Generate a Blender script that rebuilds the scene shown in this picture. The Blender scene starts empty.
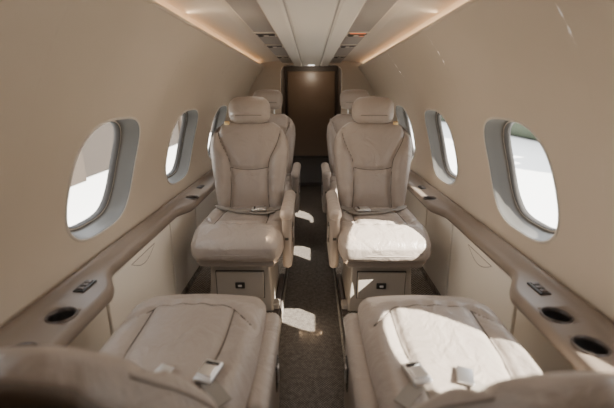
import bpy, bmesh, math
from mathutils import Vector, Matrix
rad=math.radians
# ---------------------------------------------------------------- materials
def new_mat(name, col, rough=0.5, metal=0.0, bump=0.0, bscale=200, var=0.0, vscale=6, emit=None, estr=0, spec=0.5, crease=0.0):
    m=bpy.data.materials.new(name); m.use_nodes=True
    nt=m.node_tree; b=nt.nodes['Principled BSDF']
    b.inputs['Base Color'].default_value=(*col,1); b.inputs['Roughness'].default_value=rough
    b.inputs['Metallic'].default_value=metal
    b.inputs['Specular IOR Level'].default_value=spec
    tc=nt.nodes.new('ShaderNodeTexCoord')
    last=None
    if crease>0:
        n=nt.nodes.new('ShaderNodeTexNoise'); n.inputs['Scale'].default_value=9; n.inputs['Detail'].default_value=5; n.inputs['Roughness'].default_value=0.55; n.inputs['Distortion'].default_value=1.6
        bp=nt.nodes.new('ShaderNodeBump'); bp.inputs['Strength'].default_value=crease; bp.inputs['Distance'].default_value=0.02
        nt.links.new(tc.outputs['Object'],n.inputs['Vector']); nt.links.new(n.outputs['Fac'],bp.inputs['Height']); nt.links.new(bp.outputs['Normal'],b.inputs['Normal']); last=bp
    if bump>0:
        n=nt.nodes.new('ShaderNodeTexNoise'); n.inputs['Scale'].default_value=bscale; n.inputs['Detail'].default_value=4
        bp=nt.nodes.new('ShaderNodeBump'); bp.inputs['Strength'].default_value=bump; bp.inputs['Distance'].default_value=0.002
        if last: nt.links.new(last.outputs['Normal'],bp.inputs['Normal'])
        nt.links.new(tc.outputs['Object'],n.inputs['Vector']); nt.links.new(n.outputs['Fac'],bp.inputs['Height']); nt.links.new(bp.outputs['Normal'],b.inputs['Normal'])
    if var>0:
        n=nt.nodes.new('ShaderNodeTexNoise'); n.inputs['Scale'].default_value=vscale; n.inputs['Detail'].default_value=3
        mx=nt.nodes.new('ShaderNodeMix'); mx.data_type='RGBA'
        mx.inputs[6].default_value=(*[c*(1-var) for c in col],1); mx.inputs[7].default_value=(*[min(1,c*(1+var)) for c in col],1)
        nt.links.new(tc.outputs['Object'],n.inputs['Vector']); nt.links.new(n.outputs['Fac'],mx.inputs[0]); nt.links.new(mx.outputs[2],b.inputs['Base Color'])
    if emit:
        b.inputs['Emission Color'].default_value=(*emit,1); b.inputs['Emission Strength'].default_value=estr
    return m
def carpet_mat(name, c1, c2, scale, fac=0.5):
    m=bpy.data.materials.new(name); m.use_nodes=True; nt=m.node_tree; b=nt.nodes['Principled BSDF']
    b.inputs['Roughness'].default_value=0.9; b.inputs['Specular IOR Level'].default_value=0.15
    tc=nt.nodes.new('ShaderNodeTexCoord'); mp=nt.nodes.new('ShaderNodeMapping'); mp.inputs['Rotation'].default_value=(0,0,rad(45))
    nt.links.new(tc.outputs['Object'],mp.inputs['Vector'])
    w1=nt.nodes.new('ShaderNodeTexWave'); w1.bands_direction='X'; w1.inputs['Scale'].default_value=scale; w1.inputs['Distortion'].default_value=1.5; w1.inputs['Detail'].default_value=1
    w2=nt.nodes.new('ShaderNodeTexWave'); w2.bands_direction='Y'; w2.inputs['Scale'].default_value=scale; w2.inputs['Distortion'].default_value=1.5; w2.inputs['Detail'].default_value=1
    mu=nt.nodes.new('ShaderNodeMath'); mu.operation='MULTIPLY_ADD'; mu.inputs[2].default_value=0.25
    for w,i in((w1,0),(w2,1)):
        nt.links.new(mp.outputs[0],w.inputs['Vector']); nt.links.new(w.outputs['Fac'],mu.inputs[i])
    no=nt.nodes.new('ShaderNodeTexNoise'); no.inputs['Scale'].default_value=60; no.inputs['Detail'].default_value=3; nt.links.new(tc.outputs['Object'],no.inputs['Vector'])
    ad=nt.nodes.new('ShaderNodeMath'); ad.operation='MULTIPLY'; nt.links.new(mu.outputs[0],ad.inputs[0]); nt.links.new(no.outputs['Fac'],ad.inputs[1])
    rp=nt.nodes.new('ShaderNodeValToRGB'); rp.color_ramp.elements[0].position=0.13; rp.color_ramp.elements[1].position=fac
    rp.color_ramp.elements[0].color=(*c1,1); rp.color_ramp.elements[1].color=(*c2,1)
    nt.links.new(ad.outputs[0],rp.inputs['Fac']); nt.links.new(rp.outputs[0],b.inputs['Base Color'])
    bp=nt.nodes.new('ShaderNodeBump'); bp.inputs['Strength'].default_value=0.3; bp.inputs['Distance'].default_value=0.003
    nt.links.new(ad.outputs[0],bp.inputs['Height']); nt.links.new(bp.outputs['Normal'],b.inputs['Normal'])
    return m
M={}
M['wall']=new_mat('wall_fabric',(0.56,0.485,0.395),0.75,bump=0.12,bscale=350,var=0.03,spec=0.2)
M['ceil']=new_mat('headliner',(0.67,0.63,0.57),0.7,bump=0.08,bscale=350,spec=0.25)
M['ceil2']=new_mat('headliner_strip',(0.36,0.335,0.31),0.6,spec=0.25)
M['panel']=new_mat('side_panel_cream',(0.80,0.74,0.65),0.5,bump=0.1,bscale=250,var=0.02)
M['ledge']=new_mat('ledge_leather',(0.225,0.177,0.14),0.42,bump=0.25,bscale=260,var=0.05)
M['leather']=new_mat('seat_leather',(0.385,0.326,0.28),0.36,bump=0.3,bscale=240,var=0.06,vscale=9,crease=0.5)
M['leather2']=new_mat('seat_leather_trim',(0.31,0.262,0.225),0.45,bump=0.2,bscale=240,var=0.05)
M['shell']=new_mat('seat_back_shell',(0.15,0.118,0.094),0.5,bump=0.2,bscale=240,var=0.05)  # shell's own darker tone, deepened further to carry shade on the near backs
M['seam']=new_mat('stitching',(0.065,0.053,0.043),0.8)
M['gasket']=new_mat('dark_gasket',(0.05,0.045,0.04),0.6)
M['dark']=new_mat('dark_plastic',(0.02,0.018,0.016),0.4)
M['reveal']=new_mat('window_reveal',(0.12,0.115,0.105),0.4,bump=0.05)
M['lip']=new_mat('window_lip',(0.60,0.55,0.48),0.4)
M['chrome']=new_mat('chrome',(0.8,0.8,0.8),0.33,metal=1.0)
M['gold']=new_mat('brass',(0.75,0.55,0.28),0.35,metal=1.0)
M['belt']=new_mat('belt_webbing',(0.25,0.218,0.185),0.8,bump=0.4,bscale=500)
M['pedestal']=new_mat('pedestal_paint',(0.36,0.32,0.275),0.5)
M['brown']=new_mat('brown_door',(0.13,0.085,0.055),0.35,bump=0.1,bscale=60,var=0.1)
M['brown2']=new_mat('dark_brown_trim',(0.035,0.024,0.017),0.5)
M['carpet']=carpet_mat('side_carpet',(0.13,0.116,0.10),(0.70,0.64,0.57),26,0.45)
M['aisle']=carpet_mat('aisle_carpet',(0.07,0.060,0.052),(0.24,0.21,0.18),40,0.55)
M['cup']=new_mat('cup_metal',(0.12,0.10,0.09),0.35,metal=0.7)
M['apron']=new_mat('apron_concrete',(0.62,0.62,0.61),0.9,var=0.06,vscale=0.5)
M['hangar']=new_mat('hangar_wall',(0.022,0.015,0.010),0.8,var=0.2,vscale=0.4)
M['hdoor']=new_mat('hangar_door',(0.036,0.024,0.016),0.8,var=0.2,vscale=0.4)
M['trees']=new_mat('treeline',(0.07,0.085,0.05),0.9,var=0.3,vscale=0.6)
M['warm']=new_mat('cove_lamp',(1,0.8,0.5),0.5,emit=(1.0,0.52,0.20),estr=3.2)
M['orange']=new_mat('orange_lamp',(0.6,0.15,0.05),0.4,emit=(1.0,0.25,0.06),estr=0.7)
M['white']=new_mat('lamp_white',(1,1,1),0.4,emit=(1,0.95,0.85),estr=4)
def pane_mat():
    m=bpy.data.materials.new('window_pane'); m.use_nodes=True; nt=m.node_tree; nt.nodes.clear()
    o=nt.nodes.new('ShaderNodeOutputMaterial'); t=nt.nodes.new('ShaderNodeBsdfTransparent'); t.inputs[0].default_value=(0.93,0.95,0.96,1)
    g=nt.nodes.new('ShaderNodeBsdfGlossy'); g.inputs['Roughness'].default_value=0.15
    mx=nt.nodes.new('ShaderNodeMixShader'); mx.inputs[0].default_value=0.03
    nt.links.new(t.outputs[0],mx.inputs[1]); nt.links.new(g.outputs[0],mx.inputs[2]); nt.links.new(mx.outputs[0],o.inputs[0]); return m
M['pane']=pane_mat()
# ---------------------------------------------------------------- helpers
COL=bpy.context.scene.collection
def link(ob,parent=None):
    COL.objects.link(ob)
    if parent: ob.parent=parent
    return ob
def mesh(name, verts, faces, mats, fm=None, smooth=True, parent=None, merge=True):
    me=bpy.data.meshes.new(name); me.from_pydata([tuple(v) for v in verts],[],faces)
    if not isinstance(mats,(list,tuple)): mats=[mats]
    for k in mats: me.materials.append(M[k])
    if fm:
        for p,i in zip(me.polygons,fm): p.material_index=i
    bm=bmesh.new(); bm.from_mesh(me)
    if merge: bmesh.ops.remove_doubles(bm,verts=bm.verts,dist=1e-5)
    bmesh.ops.recalc_face_normals(bm,faces=bm.faces); bm.to_mesh(me); bm.free()
    for p in me.polygons: p.use_smooth=smooth
    return link(bpy.data.objects.new(name,me),parent)
def empty(name,loc=(0,0,0)):
    e=bpy.data.objects.new(name,None); e.location=loc; e.empty_display_size=0.1; COL.objects.link(e); return e
def rbox_data(h, r, n, fn=None, c=(0,0,0)):
    V=[];F=[]
    if isinstance(n,int): n=(n,n,n)
    def knots(hh,k):
        kk=5; out=[]; flat=hh-r
        for i in range(kk): out.append(-hh + (r*(i/kk)))
        for i in range(k+1): out.append(-flat+2*flat*i/k)
        for i in range(1,kk+1): out.append(flat+r*i/kk)
        return out
    K=[knots(h[i],n[i]) for i in range(3)]
    for ax in range(3):
        a,b=[(1,2),(2,0),(0,1)][ax]
        for s in(-1,1):
            base=len(V)
            for u in K[a]:
                for w in K[b]:
                    p=[0,0,0]; p[ax]=s*h[ax]; p[a]=u; p[b]=w
                    inn=[max(-(h[i]-r),min(h[i]-r,p[i])) for i in range(3)]
                    d=Vector([p[i]-inn[i] for i in range(3)])
                    d=Vector([math.tan(math.pi/4*(x/r))*r if abs(x)<=r else x for x in d])
                    q=Vector(inn)+d.normalized()*r
                    if fn: q=Vector(fn(q.x,q.y,q.z))
                    V.append(q+Vector(c))
            nb=len(K[b])
            for i in range(len(K[a])-1):
                for j in range(nb-1):
                    F.append((base+i*nb+j,base+(i+1)*nb+j,base+(i+1)*nb+j+1,base+i*nb+j+1))
    return V,F
def rbox(name,h,r,mat,c=(0,0,0),n=2,fn=None,parent=None,rot=None):
    V,F=rbox_data(h,r,n,fn)
    if rot: 
        R=rot; V=[R@v for v in V]
    V=[v+Vector(c) for v in V]
    return mesh(name,V,F,mat,parent=parent)
def tube(name, polys, radius, mat, parent=None, cyclic=False):
    cu=bpy.data.curves.new(name,'CURVE'); cu.dimensions='3D'; cu.bevel_depth=radius; cu.bevel_resolution=2; cu.use_fill_caps=True
    for pts in polys:
        s=cu.splines.new('POLY'); s.points.add(len(pts)-1)
        for i,p in enumerate(pts): s.points[i].co=(*p,1)
        s.use_cyclic_u=cyclic
    cu.materials.append(M[mat]); return link(bpy.data.objects.new(name,cu),parent)
def ribbon_data(pts, wdir, width, th=0.003, nrm=(0,0,1)):
    V=[];F=[]; n=Vector(nrm)
    for i,p in enumerate(pts):
        p=Vector(p)
        t=(Vector(pts[min(i+1,len(pts)-1)])-Vector(pts[max(i-1,0)])).normalized()
        w=Vector(wdir) if wdir else t.cross(n).normalized()
        up=t.cross(w).normalized()
        for a,b in((-1,-1),(1,-1),(1,1),(-1,1)):
            V.append(p+w*(a*width/2)+up*(b*th/2))
    for i in range(len(pts)-1):
        for k in range(4):
            F.append((i*4+k,i*4+(k+1)%4,(i+1)*4+(k+1)%4,(i+1)*4+k))
    F.append((3,2,1,0)); e=(len(pts)-1)*4; F.append((e,e+1,e+2,e+3))
    return V,F
def ribbon(name,pts,width,mat,parent=None,wdir=None,th=0.003,nrm=(0,0,1)):
    V,F=ribbon_data(pts,wdir,width,th,nrm); return mesh(name,V,F,mat,parent=parent,smooth=False)
def lathe(name,prof,mats,fm,c,parent=None,n=40):
    V=[];F=[];FM=[]
    for (r,z) in prof:
        for i in range(n):
            a=2*math.pi*i/n; V.append((c[0]+r*math.cos(a),c[1]+r*math.sin(a),c[2]+z))
    for j in range(len(prof)-1):
        for i in range(n):
            F.append((j*n+i,j*n+(i+1)%n,(j+1)*n+(i+1)%n,(j+1)*n+i)); FM.append(fm[j])
    return mesh(name,V,F,mats,FM,parent=parent,merge=False)
def catmull(P,k=8):
    P=[Vector(p) for p in P]; out=[]
    for i in range(len(P)-1):
        a=P[max(i-1,0)];b=P[i];c=P[i+1];d=P[min(i+2,len(P)-1)]
        for j in range(k):
            t=j/k; out.append(0.5*((2*b)+(-a+c)*t+(2*a-5*b+4*c-d)*t*t+(-a+3*b-3*c+d)*t**3))
    out.append(P[-1]); return out
def sstep(a,b,x):
    t=max(0,min(1,(x-a)/(b-a))); return t*t*(3-2*t)
# ---------------------------------------------------------------- fuselage shell
YA=-0.9; YF=4.0
x0=0.48; z0=1.34
prof_pts=catmull([(0.735,0.40,0),(0.756,0.50,0),(0.768,0.62,0),(0.765,0.70,0),(0.748,0.80,0),(0.722,0.90,0),(0.688,1.0,0),(0.640,1.11,0),(0.572,1.225,0),(0.48,1.34,0)],24)
SL=[0.0]
for i in range(1,len(prof_pts)): SL.append(SL[-1]+(prof_pts[i]-prof_pts[i-1]).length)
def s_of_z(z):
    for i in range(len(prof_pts)-1):
        if prof_pts[i+1].y>=z: 
            u=(z-prof_pts[i].y)/(prof_pts[i+1].y-prof_pts[i].y); return SL[i]+u*(SL[i+1]-SL[i])
    return SL[-1]
ALO=0.0; AHI=SL[-1]; AC=s_of_z(0.80)
import bisect
WC=[0.50,1.32,2.14,2.96]; BH=0.41
HW=0.218; HH=0.202
def prof_at(s):
    s=max(0,min(SL[-1]-1e-7,s)); i=bisect.bisect_right(SL,s)-1; i=min(i,len(SL)-2)
    u=(s-SL[i])/(SL[i+1]-SL[i]); p=prof_pts[i].lerp(prof_pts[i+1],u)
    a=prof_pts[max(i-2,0)]; b=prof_pts[min(i+3,len(prof_pts)-1)]; t=(b-a).normalized()
    return p,Vector((t.y,-t.x,0))
def P(side,y,s,dep=0.0):
    p,n=prof_at(s); q=p+n*dep
    return (side*q.x,y,q.y)
def superell(t,n=3.1):
    c,s=math.cos(t),math.sin(t)
    return (math.copysign(abs(c)**(2/n),c),math.copysign(abs(s)**(2/n),s))
SK=0.22   # the window apertures lean forward slightly at the top
def wloc(x,z,sy,sz):
    return (x*HW*sy+SK*z*HH*sz, z*HH*sz)
NP=96
def wall(side,name):
    V=[];F=[]
    for yc in WC:
        win=[];rec=[]
        for i in range(NP):
            t=2*math.pi*i/NP; x,z=superell(t)
            wy,wa=wloc(x,z,1,1)
            k=1e9
            if abs(wy)>1e-9: k=min(k,BH/abs(wy))
            if wa>1e-9: k=min(k,(AHI-AC)/wa)
            if wa<-1e-9: k=min(k,(AC-ALO)/-wa)
            win.append((wy,wa)); rec.append([wy*k,wa*k])
        for cy in(-BH,BH):
            for ca in(ALO-AC,AHI-AC):
                j=min(range(NP),key=lambda i:(rec[i][0]-cy)**2+((rec[i][1]-ca))**2); rec[j]=[cy,ca]
        L=14; base=len(V)
        for l in range(L+1):
            f=(l/L)
            for i in range(NP):
                y=win[i][0]*(1-f)+rec[i][0]*f; a=win[i][1]*(1-f)+rec[i][1]*f
                V.append(P(side,yc+y,AC+a))
        for l in range(L):
            for i in range(NP):
                F.append((base+l*NP+i,base+l*NP+(i+1)%NP,base+(l+1)*NP+(i+1)%NP,base+(l+1)*NP+i))
    for (y0,y1) in((YA,WC[0]-BH),(WC[-1]+BH,YF)):
        base=len(V); n=40
        for j in range(n+1):
            a=ALO+(AHI-ALO)*j/n; V.append(P(side,y0,a)); V.append(P(side,y1,a))
        for j in range(n): F.append((base+2*j,base+2*j+1,base+2*j+3,base+2*j+2))
    base=len(V); prof=[]
    for k in range(9):
        t=math.pi*k/8
        prof.append((x0-0.004*math.sin(t)-0.0024*(1-math.cos(t)), z0+0.010*(1-math.cos(t))*0.5+0.002*math.sin(t)))
    prof.append((x0+0.035,z0+0.012))
    for (x,z) in prof: V.append((side*x,YA,z)); V.append((side*x,YF,z))
    for j in range(len(prof)-1): F.append((base+2*j,base+2*j+1,base+2*j+3,base+2*j+2))
    return mesh(name,V,F,'wall')
wall(-1,'wall_left'); wall(1,'wall_right')
# windows
wn=0
for side in(-1,1):
    for yc in WC:
        wn+=1
        prof=[(1.04,1.04,-0.0005,0),(1.03,1.03,-0.004,0),(1.012,1.012,-0.005,0),(1.0,1.0,-0.003,0),(0.99,0.99,0.004,1),(0.95,0.965,0.024,1),(0.88,0.91,0.044,1),(0.84,0.88,0.058,1),
              (0.83,0.87,0.053,0),(0.815,0.855,0.053,0),(0.805,0.845,0.060,2),(0.79,0.835,0.062,2),(0.785,0.83,0.077,2)]
        V=[];F=[];FM=[]
        for (sy,sz,dp,m) in prof:
            for i in range(NP):
                x,z=superell(2*math.pi*i/NP); a,b=wloc(x,z,sy,sz)
                V.append(P(side,yc+a,AC+b,dp))
        for l in range(len(prof)-1):
            for i in range(NP):
                F.append((l*NP+i,l*NP+(i+1)%NP,(l+1)*NP+(i+1)%NP,(l+1)*NP+i)); FM.append(prof[l+1][3])
        w=mesh('window_%d'%wn,V,F,['lip','reveal','gasket'],FM,merge=False)
        V=[];F=[]
        L=6
        for l in range(L+1):
            f=l/L*0.79
            for i in range(NP):
                x,z=superell(2*math.pi*i/NP); a,b=wloc(x,z,f,f*1.055); V.append(P(side,yc+a,AC+b,0.070))
        for l in range(L):
            for i in range(NP): F.append((l*NP+i,l*NP+(i+1)%NP,(l+1)*NP+(i+1)%NP,(l+1)*NP+i))
        mesh('pane_%d'%wn,V,F,'pane',parent=w)
# ceiling
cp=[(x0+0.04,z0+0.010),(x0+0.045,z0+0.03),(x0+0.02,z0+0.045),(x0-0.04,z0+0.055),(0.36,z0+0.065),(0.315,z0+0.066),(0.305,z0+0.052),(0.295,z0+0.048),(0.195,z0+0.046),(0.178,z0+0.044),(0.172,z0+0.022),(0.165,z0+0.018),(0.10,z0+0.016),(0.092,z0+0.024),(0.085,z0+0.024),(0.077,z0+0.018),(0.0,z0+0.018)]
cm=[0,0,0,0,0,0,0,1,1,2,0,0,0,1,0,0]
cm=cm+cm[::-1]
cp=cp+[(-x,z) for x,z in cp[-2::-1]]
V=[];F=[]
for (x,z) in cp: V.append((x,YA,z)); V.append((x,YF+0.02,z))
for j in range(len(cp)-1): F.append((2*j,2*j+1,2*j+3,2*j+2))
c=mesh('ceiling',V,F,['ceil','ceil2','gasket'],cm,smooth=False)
# cove lamps
for s,nm in((-1,'cove_light_strip'),(1,'cove_light_strip.001')):
    V,F=rbox_data((0.006,(YF-YA)/2-0.1,0.004),0.003,1)
    mesh(nm,[v+Vector((s*(x0+0.024),(YF+YA)/2,z0+0.019)) for v in V],F,'warm')
# ceiling service units
def service(x,y,orange,nm):
    e=empty(nm,(x,y,z0+0.047)); s=1
    rbox('plate',(0.062,0.060,0.006),0.0055,'lip',parent=e)
    rbox('recess',(0.050,0.020,0.0035),0.003,'dark',c=(0,-0.028,-0.0045),parent=e)
    lathe('gasper',[(0.0,-0.010),(0.006,-0.011),(0.009,-0.008),(0.013,-0.010),(0.020,-0.005)],['gasket'],[0]*4,(-0.030,0.022,0),parent=e,n=24)
    lathe('reading_lens',[(0.0,-0.008),(0.010,-0.0085),(0.013,-0.009),(0.020,-0.005)],['orange' if orange else 'lip','gasket'],[0,0,1],(0.028,0.022,0),parent=e,n=24)
    if orange: rbox('sign_lens',(0.040,0.005,0.003),0.0025,'orange',c=(0,-0.052,-0.006),parent=e)
service(-0.24,2.13,False,'air_vent_unit'); service(0.24,2.13,True,'air_vent_unit.001')
service(-0.24,2.62,False,'air_vent_unit.002'); service(0.24,2.62,False,'air_vent_unit.003')
service(-0.24,3.35,False,'air_vent_unit.004'); service(0.24,3.35,False,'air_vent_unit.005')
# ---------------------------------------------------------------- floor
AZ=-0.07; AW=0.15
V=[(-0.85,YA,0),(-0.85,YF,0),(-AW-0.012,YF,0),(-AW-0.012,YA,0),(-AW,YA,-0.01),(-AW,YF,-0.01),(-AW,YA,AZ),(-AW,YF,AZ)]
F=[(0,1,2,3),(3,2,5,4),(4,5,7,6)]
V2=[(-x,y,z) for x,y,z in V]; F2=[tuple(reversed([i+8 for i in f])) for f in F]
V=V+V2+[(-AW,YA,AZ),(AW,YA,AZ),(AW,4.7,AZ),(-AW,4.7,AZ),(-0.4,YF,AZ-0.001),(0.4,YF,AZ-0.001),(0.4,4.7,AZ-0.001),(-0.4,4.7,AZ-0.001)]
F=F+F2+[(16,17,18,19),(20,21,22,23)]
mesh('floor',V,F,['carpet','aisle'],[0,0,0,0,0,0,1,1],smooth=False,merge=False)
for s,nm in((-1,'trim_1'),(1,'trim_2')):
    tube(nm,[[(s*(AW+0.006),YA,0.001),(s*(AW+0.006),YF,0.001)]],0.006,'seam')
# ---------------------------------------------------------------- side ledges and panels
def xi(y):
    w=0.0
    w=max(w,1-sstep(0.98,1.16,y))
    w=max(w,sstep(1.78,1.92,y)*(1-sstep(2.45,2.65,y))*0.6)
    w=max(w,sstep(3.4,3.6,y)*0.5)
    return 0.682-0.080*w
def ledge(side,name):
    e=empty(name)
    ys=[YA+0.02+i*(YF-YA-0.03)/240 for i in range(241)]
    V=[];F=[]
    for y in ys:
        x=xi(y)
        pr=[(0.768,0.44),(0.764,0.51),(0.758,0.530),(0.748,0.540),(0.736,0.540),(0.724,0.532),(0.712,0.522),(x+0.022,0.516),(x+0.012,0.514),(x+0.004,0.509),(x,0.500),(x-0.001,0.490),(x+0.002,0.480),(x+0.010,0.474),(x+0.025,0.472)]
        for (a,b) in pr: V.append((side*a,y,b))
    n=15
    for j in range(len(ys)-1):
        for i in range(n): F.append((j*n+i,j*n+(i+1)%n,(j+1)*n+(i+1)%n,(j+1)*n+i))
    F.append(tuple(range(n))); F.append(tuple((len(ys)-1)*n+i for i in range(n)))
    ob=mesh('ledge_top',V,F,'ledge',parent=e)
    cups=[(0.653,0.74),(0.653,0.865),(0.674,2.02)]
    if side<0: cups=[(0.66,0.70),(0.66,0.85),(0.674,2.02)]
    for (cx,cy) in cups:
        bm=bmesh.new(); bmesh.ops.create_cone(bm,cap_ends=True,segments=40,radius1=0.034,radius2=0.034,depth=0.16,matrix=Matrix.Translation((side*cx,cy,0.51)))
        me=bpy.data.meshes.new('c'); bm.to_mesh(me); bm.free(); co=bpy.data.objects.new('c',me); COL.objects.link(co)
        md=ob.modifiers.new('b','BOOLEAN'); md.object=co; md.operation='DIFFERENCE'; md.solver='EXACT'
        bpy.context.view_layer.update(); dg=bpy.context.evaluated_depsgraph_get()
        nm=bpy.data.meshes.new_from_object(ob.evaluated_get(dg)); ob.modifiers.clear(); ob.data=nm
        bpy.data.objects.remove(co)
        lathe('cup_holder',[(0.039,0.0),(0.0385,0.004),(0.036,0.006),(0.033,0.004),(0.032,-0.005),(0.031,-0.045),(0.0,-0.047)],['cup','dark'],[0,0,0,0,1,1],(side*cx,cy,0.516),parent=e)
    for (cx,cy) in((0.685,1.0),(0.697,2.26)):
        rbox('control_plate',(0.017,0.036,0.004),0.0035,'dark',c=(side*cx,cy,0.521),parent=e)
        for k in(-1,0,1): rbox('button',(0.010,0.008,0.003),0.0025,'cup',c=(side*cx,cy+k*0.021,0.5255),parent=e)
    pr=[(0.715,0.50),(0.718,0.44),(0.726,0.09),(0.72,0.07),(0.72,0.0)]
    V=[];F=[]
    for (a,b) in pr: V.append((side*a,YA,b)); V.append((side*a,YF,b))
    for j in range(len(pr)-1): F.append((2*j,2*j+1,2*j+3,2*j+2))
    mesh('panel_backing',V,F,'gasket',parent=e,smooth=False)
    segs=[(-0.4,0.28),(0.285,1.10),(1.105,1.70),(1.705,2.10),(2.105,2.70),(2.705,3.30),(3.305,3.98)]
    for (a,b) in segs:
        Rm=Matrix.Rotation(rad(1.2)*side*-1,3,'Y')
        rbox('side_panel',(0.014,(b-a)/2-0.004,0.214),0.007,'panel',c=(side*0.706,(a+b)/2,0.262),n=1,parent=e,rot=Rm)
    rbox('kick_strip',(0.008,(YF-YA)/2-0.02,0.025),0.006,'carpet',c=(side*0.706,(YF+YA)/2,0.026),parent=e)
    for yc in(1.40,):
        pts=[]
        for k in range(25):
            t=k/24; pts.append((side*0.6895,yc-0.11+0.22*t,0.452-0.042*math.sin(math.pi*t)))
        for k in range(1,25):
            t=1-k/24; pts.append((side*0.6885,yc-0.11+0.22*t,0.452))
        tube('table_pull',[pts],0.0018,'ledge',parent=e,cyclic=True)
    return e
ledge(-1,'side_ledge'); ledge(1,'side_ledge.001')
# ---------------------------------------------------------------- bulkheads
def bulk(name,y,ow,oh,mat,th=0.05,closed=False):
    out=[];n=48
    for i in range(n+1):
        a=math.pi*i/n; out.append((0.96*math.cos(a),max(AZ, 0.62+0.96*math.sin(a))))
    out=[(0.96,AZ)]+out+[(-0.96,AZ)]
    if closed:
        V=[(x,y,z) for x,z in out]; return mesh(name,V,[tuple(range(len(V)))],mat,smooth=False)
    r=0.07
    inn=[(ow,AZ)]
    for k in range(n+1):
        t=math.pi*k/n
        cx=ow-r if t<=math.pi/2 else -(ow-r)
        inn.append((cx+r*math.cos(t),oh-r+r*math.sin(t)))
    inn.append((-ow,AZ))
    V=[];F=[];m=len(out)
    for yy in(y,y+th):
        V+=[(x,yy,z) for x,z in out]; V+=[(x,yy,z) for x,z in inn]
    for i in range(m-1):
        F.append((i,i+1,m+i+1,m+i)); F.append((2*m+i,2*m+i+1,3*m+i+1,3*m+i)); F.append((m+i,m+i+1,3*m+i+1,3*m+i))
    return mesh(name,V,F,mat,smooth=False)
bulk('wall_front',YF,0.315,1.365,'wall')
bulk('wall_back',YA+0.01,0,0,'wall',closed=True)
v=empty('vestibule')
rbox('vestibule_side',(0.02,0.33,0.76),0.004,'brown2',c=(-0.335,4.385,0.69),n=1,parent=v)
rbox('vestibule_side',(0.02,0.33,0.76),0.004,'brown2',c=(0.335,4.385,0.69),n=1,parent=v)
rbox('vestibule_top',(0.36,0.33,0.02),0.004,'brown2',c=(0,4.385,1.42),n=1,parent=v)
d=empty('door_1')
rbox('door_slab',(0.315,0.02,0.74),0.006,'brown2',c=(0,4.70,0.67),n=1,parent=d)
rbox('door_leaf_upper',(0.285,0.012,0.505),0.008,'brown',c=(0,4.675,0.84),n=1,parent=d)
rbox('door_kick_panel',(0.285,0.012,0.16),0.008,'brown2',c=(0,4.675,0.14),n=1,parent=d)
rbox('door_handle',(0.010,0.012,0.045),0.008,'chrome',c=(0.24,4.655,0.75),n=1,parent=d)
e=empty('entry_downlight',(0.0,3.9,z0+0.018)); rbox('lens',(0.03,0.02,0.004),0.0035,'white',parent=e)
# ---------------------------------------------------------------- seats
CH=(0.222,0.265,0.062)
def cush_fn(x,y,z):
    fx=x/CH[0]; fy=y/CH[1]
    s=1-0.07*sstep(0.3,1,-fy)*fy*fy -0.05*sstep(0.2,1.0,fy)
    nx=x*s
    top=sstep(-0.01,0.05,z)
    crown=0.024*(1-abs(fx)**2.4)*(1-abs(fy)**4)
    fr=-0.020*sstep(0.45,1.0,-fy)*1.0 +0.012*math.exp(-((fy+0.5)/0.3)**2)
    nz=z+top*(crown+fr)
    bol=0.014*math.exp(-((abs(fx)-0.83)/0.13)**2)*sstep(-0.6,0.1,fy)
    nz+=top*bol
    g=0
    ys=seam_front(x)
    dd=abs(y-ys)
    if abs(fx)<0.9: g=max(g,math.exp(-(dd/0.010)**2))
    if y>ys: g=max(g,math.exp(-((abs(x)-seam_side(y))/0.010)**2))
    nz-=top*0.012*g
    nz+=top*0.0026*math.sin(x*95+y*20)*math.exp(-(dd/0.04)**2)*(abs(fx)<0.85)
    ny=y-0.012*(1-fx*fx)*sstep(0.6,1,-fy)
    return (nx,ny,nz)
def seam_front(x): return -0.095-0.035*(1-(x/CH[0])**2)+0.10*sstep(0.11,0.20,abs(x))*0.6
def seam_side(y): return 0.128-0.02*sstep(0,0.25,y)
BH_=(0.222,0.058,0.268)
def wprof(t):
    K=[(0,0.80),(0.25,0.88),(0.5,0.955),(0.70,1.0),(0.82,0.975),(0.91,0.86),(1.0,0.66)]
    for i in range(len(K)-1):
        if t<=K[i+1][0]:
            u=(t-K[i][0])/(K[i+1][0]-K[i][0])
            return K[i][1]+(K[i+1][1]-K[i][1])*u
    return K[-1][1]
def bx(z):
    t=(z+BH_[2])/(2*BH_[2])
    return 0.118-0.012*math.sin(math.pi*min(1,t/0.7))+0.055*sstep(0.55,0.88,t)
def back_fn(x,y,z):
    t=max(0,min(1,(z+BH_[2])/(2*BH_[2]))); fx=x/BH_[0]
    w=(wprof(max(0,t-0.02))+wprof(t)+wprof(min(1,t+0.02)))/3
    nx=x*w
    fr=(1-sstep(-0.045,0.01,y))
    ny=y
    ax=abs(nx); s=bx(z)
    bol=0.026*sstep(s-0.01,s+0.04,ax)*(1-sstep(0.72,0.95,t))
    lum=0.020*math.exp(-((t-0.28)/0.22)**2)*(1-sstep(s*0.5,s,ax))
    upper=0.017*math.exp(-((t-0.66)/0.17)**2)*(1-sstep(s*0.5,s*1.1,ax))
    g=0
    if t<0.93: g=max(g,math.exp(-((ax-s)/0.010)**2))
    zs=-0.005+0.012*(nx/0.1)**2
    if ax<s: g=max(g,math.exp(-((z-zs)/0.010)**2))
    puck=0.0026*math.sin(nx*110+z*15)*math.exp(-((z-zs)/0.04)**2)*(1 if ax<s else 0)+0.0026*math.sin(z*90)*math.exp(-((ax-s-0.02)/0.02)**2)
    ny-=fr*(bol+lum+upper+puck-0.013*g)
    ny+=0.015*sstep(0.85,1,t)
    return (nx,ny,z)
HR=(0.119,0.048,0.072)
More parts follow.
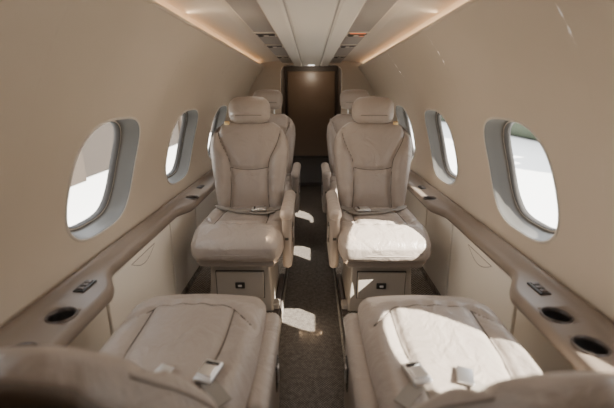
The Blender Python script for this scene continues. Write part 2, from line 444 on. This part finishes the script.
def head_fn(x,y,z):
    t=(z+HR[2])/(2*HR[2]); w=0.88+0.12*math.sin(math.pi*min(1,max(0,t*0.75+0.08)))
    fr=1-sstep(-0.04,0.0,y)
    ny=y-fr*(0.014*(1-(x/HR[0])**2)*math.sin(math.pi*min(1,max(0,t))) -0.006*math.exp(-((z+0.028)/0.007)**2))
    nz=z+0.010*(1-(x/HR[0])**2)*sstep(0.5,1,t)
    return (x*w,ny,nz)
def build_seat(name,loc,rotz,arm,arm_drop=0.0,recl=10,head=True,bscale=1.0,belts='lap',tn=0.0,ty=1.0,py=0.0,hraise=0.0,sx_=1.0):
    e=empty(name,loc); e.rotation_euler=(0,0,rotz); e.scale=(sx_,1,1)
    cc=Vector((0,-0.015,0.385))
    V,F=rbox_data(CH,0.042,(40,48,2),cush_fn); mesh('seat_cushion',[v+cc for v in V],F,'leather',parent=e)
    def ct(x,y,off=0.0015):
        q=cush_fn(x,y,CH[2]); return Vector(q)+cc+Vector((0,0,off))
    pl=[[ct(-0.19+0.38*k/40,seam_front(-0.19+0.38*k/40)) for k in range(41)]]
    for s in(-1,1):
        pl.append([ct(s*seam_side(yy),yy) for yy in [seam_front(0.128)+ (0.23-seam_front(0.128))*k/20 for k in range(21)]])
    tube('cushion_seam',pl,0.0017,'seam',parent=e)
    ring=[]
    for k in range(64):
        t=2*math.pi*k/64; x,z=superell(t,5)
        q=cush_fn(x*CH[0]*1.0,z*CH[1]*1.0,-0.018); ring.append(Vector(q)+cc)
    tube('cushion_welt',[ring],0.003,'leather2',parent=e,cyclic=True)
    def panfn(x,y,z): return (x*(1-0.06*(z<0)),y,z)
    rbox('seat_pan',(0.197,0.245,0.026),0.02,'leather2',c=(0,-0.005,0.312),n=3,fn=panfn,parent=e)
    def pedfn(x,y,z): 
        k=1-0.08*sstep(-0.12,0.12,z); return (x*k,y*k,z)
    rbox('pedestal',(0.162,0.19,0.135),0.012,'pedestal',c=(0,0.0,0.145),n=3,fn=pedfn,parent=e)
    rbox('drawer_front',(0.118,0.008,0.072),0.006,'pedestal',c=(0,-0.187,0.165),n=1,parent=e)
    rbox('drawer_reveal',(0.122,0.004,0.076),0.003,'gasket',c=(0,-0.184,0.165),n=1,parent=e)
    rbox('drawer_latch',(0.024,0.006,0.016),0.005,'dark',c=(0.0,-0.196,0.165),n=1,parent=e)
    rbox('drawer_latch_key',(0.010,0.005,0.006),0.004,'chrome',c=(0.0,-0.2,0.165),n=1,parent=e)
    for s in(-1,1):
        rbox('floor_rail',(0.014,0.22,0.010),0.006,'cup',c=(s*0.178,0.0,0.012),n=1,parent=e)
        rbox('rail_foot',(0.018,0.03,0.022),0.008,'pedestal',c=(s*0.172,-0.15,0.026),n=1,parent=e)
    piv=Vector((0,0.235+py,0.40)); RX=Matrix.Rotation(rad(-recl),3,'X')
    def bt(v): 
        v=Vector(v); v=Vector((v.x,v.y,v.z+BH_[2])); tt=v.z/(2*BH_[2]); v.x*=1-tn*sstep(0.35,1.0,tt); v.z*=bscale
        v.y=0.06+(v.y-0.06)*ty
        v.z-=tn*0.35*(v.x/0.2)**2*sstep(0.4,1,tt)
        return piv+RX@(v)
    V,F=rbox_data(BH_,0.040,(40,2,56),back_fn); mesh('backrest',[bt(v) for v in V],F,'leather',parent=e)
    def bp(x,z):
        t=max(0,min(1,(z+BH_[2])/(2*BH_[2]))); w=wprof(t)
        q=Vector(back_fn(x/w,-BH_[1],z)); q.y-=0.0012; return bt(q)
    pl=[]
    for s in(-1,1):
        pl.append([bp(s*bx(z),z) for z in [-0.22+0.42*k/36 for k in range(37)]])
    pl.append([bp(x,-0.005+0.012*(x/0.1)**2) for x in [-0.104+0.208*k/24 for k in range(25)]])
    tube('backrest_seam',pl,0.0017,'seam',parent=e)
    for s in(-1,1):
        pts=[]
        for k in range(40):
            z=-0.22+0.455*k/39
            q=Vector(back_fn(s*BH_[0]*0.995,-0.025,z)); pts.append(bt(q))
        tube('backrest_welt',[pts],0.003,'leather2',parent=e)
    if head:
        hc=Vector((0,-0.012,2*BH_[2]+0.058+hraise))
        V,F=rbox_data(HR,0.044,(16,2,14),head_fn)
        mesh('headrest',[piv+RX@(v+hc) for v in V],F,'leather',parent=e)
        if hraise>0:
            for s in(-1,1): tube('headrest_post',[[piv+RX@Vector((s*0.05,0,2*BH_[2]-0.03)),piv+RX@Vector((s*0.05,0,2*BH_[2]+hraise+0.02))]],0.006,'chrome',parent=e)
        pts=[piv+RX@(Vector(head_fn(x,-HR[1],-0.028))+hc+Vector((0,-0.001,0))) for x in [-0.075+0.15*k/20 for k in range(21)]]
        tube('headrest_seam',[pts],0.0013,'seam',parent=e)
    def shfn(x,y,z):
        t=max(0,min(1,(z+0.26)/0.52)); return (x*wprof(t),y,z)
    V,F=rbox_data((0.212,0.034,0.262),0.030,(8,1,12),shfn); mesh('back_shell',[bt((v.x,v.y+0.048,v.z+(0.004 if not head else -0.012))) for v in V],F,'shell',parent=e)
    ax=arm*0.236; top=0.565-arm_drop
    def afn(x,y,z):
        f=sstep(0.05,0.2,-y); return (x,y+0.02*sstep(-0.1,0.02,-z)*f,z)
    H=0.150 if arm_drop<0.05 else 0.16
    rbox('armrest_body',(0.024,0.185,H),0.022,'leather2',c=(ax,-0.01,top-0.02-H),n=6,fn=afn,parent=e)
    rbox('armrest_pad',(0.031,0.20,0.028),0.0265,'leather',c=(ax,-0.015,top-0.028),n=(2,10,1),parent=e)
    rbox('armrest_recess',(0.004,0.030,0.045),0.003,'gasket',c=(ax+arm*0.0235,-0.10,top-0.15),n=1,parent=e)
    rbox('armrest_handle',(0.004,0.012,0.028),0.003,'chrome',c=(ax+arm*0.0265,-0.10,top-0.15),n=1,parent=e)
    rbox('armrest_end_recess',(0.009,0.004,0.035),0.0035,'gasket',c=(ax,-0.177,top-0.13),n=1,parent=e)
    rbox('side_bracket',(0.012,0.17,0.035),0.01,'leather2',c=(-arm*0.212,0.02,0.34),n=1,parent=e)
    def on(x,y,off=0.004): return ct(x,y,off)
    def buckle(c,ang,k=1.0):
        Rm=Matrix.Rotation(ang,3,'Z')
        rbox('buckle',(0.030*k,0.022*k,0.007),0.006,'chrome',c=c+Vector((0,0,0.009)),n=1,parent=e,rot=Rm)
        rbox('buckle_lid',(0.016*k,0.017*k,0.003),0.0025,'chrome',c=c+Rm@Vector((0.006,0,0.017)),n=1,parent=e,rot=Rm)
        rbox('buckle_slot',(0.004,0.016*k,0.002),0.0015,'dark',c=c+Rm@Vector((-0.018*k,0,0.0165)),n=1,parent=e,rot=Rm)
    if belts=='lap':
        bxp=arm*0.07
        p1=catmull([on(-arm*0.185,0.19,0.006),on(-arm*0.14,0.13,0.008),on(-arm*0.06,0.09,0.006),on(bxp-arm*0.03,0.085,0.006)],8)
        p2=catmull([on(arm*0.185,0.17,0.006),on(arm*0.16,0.12,0.008),on(bxp+arm*0.02,0.085,0.006)],8)
        p3=catmull([on(-arm*0.10,0.10,0.010),on(-arm*0.02,0.04,0.008),on(arm*0.10,0.03,0.008),on(arm*0.15,0.08,0.008)],8)
        ribbon('lap_belt',p1,0.042,'belt',parent=e); ribbon('lap_belt_short',p2,0.042,'belt',parent=e); ribbon('belt_tail',p3,0.03,'belt',parent=e)
        buckle(on(bxp,0.085),0.1,1.3)
        sx=-arm
        rbox('harness_guide',(0.014,0.008,0.012),0.005,'gold',c=piv+RX@Vector((sx*0.125,-0.035,2*BH_[2]-0.012)),n=1,parent=e)
        q=[bt(Vector((sx*0.14,-0.01,BH_[2]-0.01))),bt(Vector((sx*0.19,-0.035,BH_[2]-0.055))),bt(Vector((sx*0.222,-0.02,BH_[2]-0.12))),bt(Vector((sx*0.228,0.0,BH_[2]-0.22)))]
        ribbon('harness_strap',catmull(q,8),0.03,'belt',parent=e,nrm=(sx*0.8,0,0.6))
    else:
        p1=catmull([on(arm*0.19,0.24,0.004),on(arm*0.165,0.215),on(arm*0.13,0.180,0.006)],8); ribbon('lap_belt_short',p1,0.036,'belt',parent=e)
        buckle(on(arm*0.125,0.155),rad(90)+arm*0.25,1.1)
        p2=catmull([on(-arm*0.12,0.25,0.004),on(-arm*0.05,0.225),on(-arm*0.0,0.185,0.005)],8); ribbon('lap_belt',p2,0.036,'belt',parent=e)
        rbox('belt_tongue',(0.026,0.019,0.003),0.0025,'chrome',c=on(arm*0.01,0.165,0.008),n=1,parent=e,rot=Matrix.Rotation(rad(70),3,'Z'))
    return e
SX=0.352
build_seat('passenger_seat',(-SX,1.85,0),0,1)
build_seat('passenger_seat.001',(SX,1.85,0),0,-1)
build_seat('passenger_seat.002',(-SX+0.005,2.74,0),0,1,hraise=0.05)
build_seat('passenger_seat.003',(SX-0.005,2.74,0),0,-1,hraise=0.05)
build_seat('passenger_seat.004',(-SX+0.005,0.84,0),math.pi,-1,arm_drop=0.155,recl=25,head=False,bscale=0.80,belts='loose',tn=0.36,ty=0.6,py=0.035,sx_=0.94)
build_seat('passenger_seat.005',(SX+0.005,0.84,0),math.pi,1,arm_drop=0.155,recl=27,head=False,bscale=0.735,belts='loose',tn=0.36,ty=0.6,py=0.035,sx_=0.94)
# ---------------------------------------------------------------- outside
mesh('ground',[(-60,-60,-1.3),(60,-60,-1.3),(60,90,-1.3),(-60,90,-1.3)],[(0,1,2,3)],'apron',smooth=False)
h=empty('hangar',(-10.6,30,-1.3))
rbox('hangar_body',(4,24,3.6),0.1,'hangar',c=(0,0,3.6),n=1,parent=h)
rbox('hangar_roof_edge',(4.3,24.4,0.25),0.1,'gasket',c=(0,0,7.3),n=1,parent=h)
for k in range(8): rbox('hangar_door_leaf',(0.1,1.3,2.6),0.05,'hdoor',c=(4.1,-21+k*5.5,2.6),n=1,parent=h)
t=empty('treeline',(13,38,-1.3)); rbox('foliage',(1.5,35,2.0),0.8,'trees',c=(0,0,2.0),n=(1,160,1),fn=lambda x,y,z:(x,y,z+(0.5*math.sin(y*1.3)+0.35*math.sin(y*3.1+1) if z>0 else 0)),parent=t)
# ---------------------------------------------------------------- lights
sc=bpy.context.scene
w=bpy.data.worlds.new('World'); sc.world=w; w.use_nodes=True
bg=w.node_tree.nodes['Background']; bg.inputs[0].default_value=(0.97,0.98,1.0,1); bg.inputs[1].default_value=6.0
def light(name,typ,loc,energy,col,size=0.1,target=None,**k):
    l=bpy.data.lights.new(name,typ); l.energy=energy; l.color=col
    ob=bpy.data.objects.new(name,l); ob.location=loc; COL.objects.link(ob)
    if typ=='AREA':
        l.shape='RECTANGLE'; l.size=size[0]; l.size_y=size[1]
    elif typ!='SUN': l.shadow_soft_size=size
    if target is not None: ob.rotation_euler=(Vector(target)-Vector(loc)).to_track_quat('-Z','Y').to_euler()
    for a,b in k.items(): setattr(l,a,b)
    return ob
s=light('sun','SUN',(5,0,6),38,(1,0.92,0.80)); s.data.angle=rad(0.6)
s.rotation_euler=Vector((-0.52,0.29,-0.47)).to_track_quat('-Z','Y').to_euler()
i=0
for y in(0.6,1.5,2.4,3.3):
    for sx in(-1,1):
        light('ceiling_fill_spot' + ('' if i==0 else '.%03d'%i),'SPOT',(sx*0.24,y,z0+0.035),3.0,(1,0.91,0.82),0.03,(sx*0.20,y,0),spot_size=rad(165),spot_blend=1.0); i+=1  # wide fill spots added to brighten the cabin, independent of the vent units
for sx,nm in((-1,'cove_lamp'),(1,'cove_lamp.001')):
    light(nm,'AREA',(sx*(x0+0.0),1.6,z0+0.022),4.2,(1,0.74,0.48),(0.015,4.6),(sx*0.30,1.6,z0+0.075))
light('vestibule_fill_light','POINT',(0,4.3,1.33),3.5,(1,0.82,0.62),0.04)  # added fill light that lifts the brown door, no fixture modelled
k=0
for side in(-1,1):
    for yc in WC:
        q=light('window_portal'+('' if k==0 else '.%03d'%k),'AREA',P(side,yc,AC,0.08),1,(1,1,1),(0.42,0.38),(0,yc,0.66)); q.data.cycles.is_portal=True; k+=1
# ---------------------------------------------------------------- camera
cd=bpy.data.cameras.new('camera'); cam=bpy.data.objects.new('camera',cd); COL.objects.link(cam)
cam.location=(0,0,1.08); cam.rotation_euler=(rad(90-16.5),0,rad(0.62))
cd.sensor_width=36; cd.lens=370/614*36; cd.clip_start=0.02
cd.dof.use_dof=True; cd.dof.focus_distance=2.1; cd.dof.aperture_fstop=2.0
sc.camera=cam
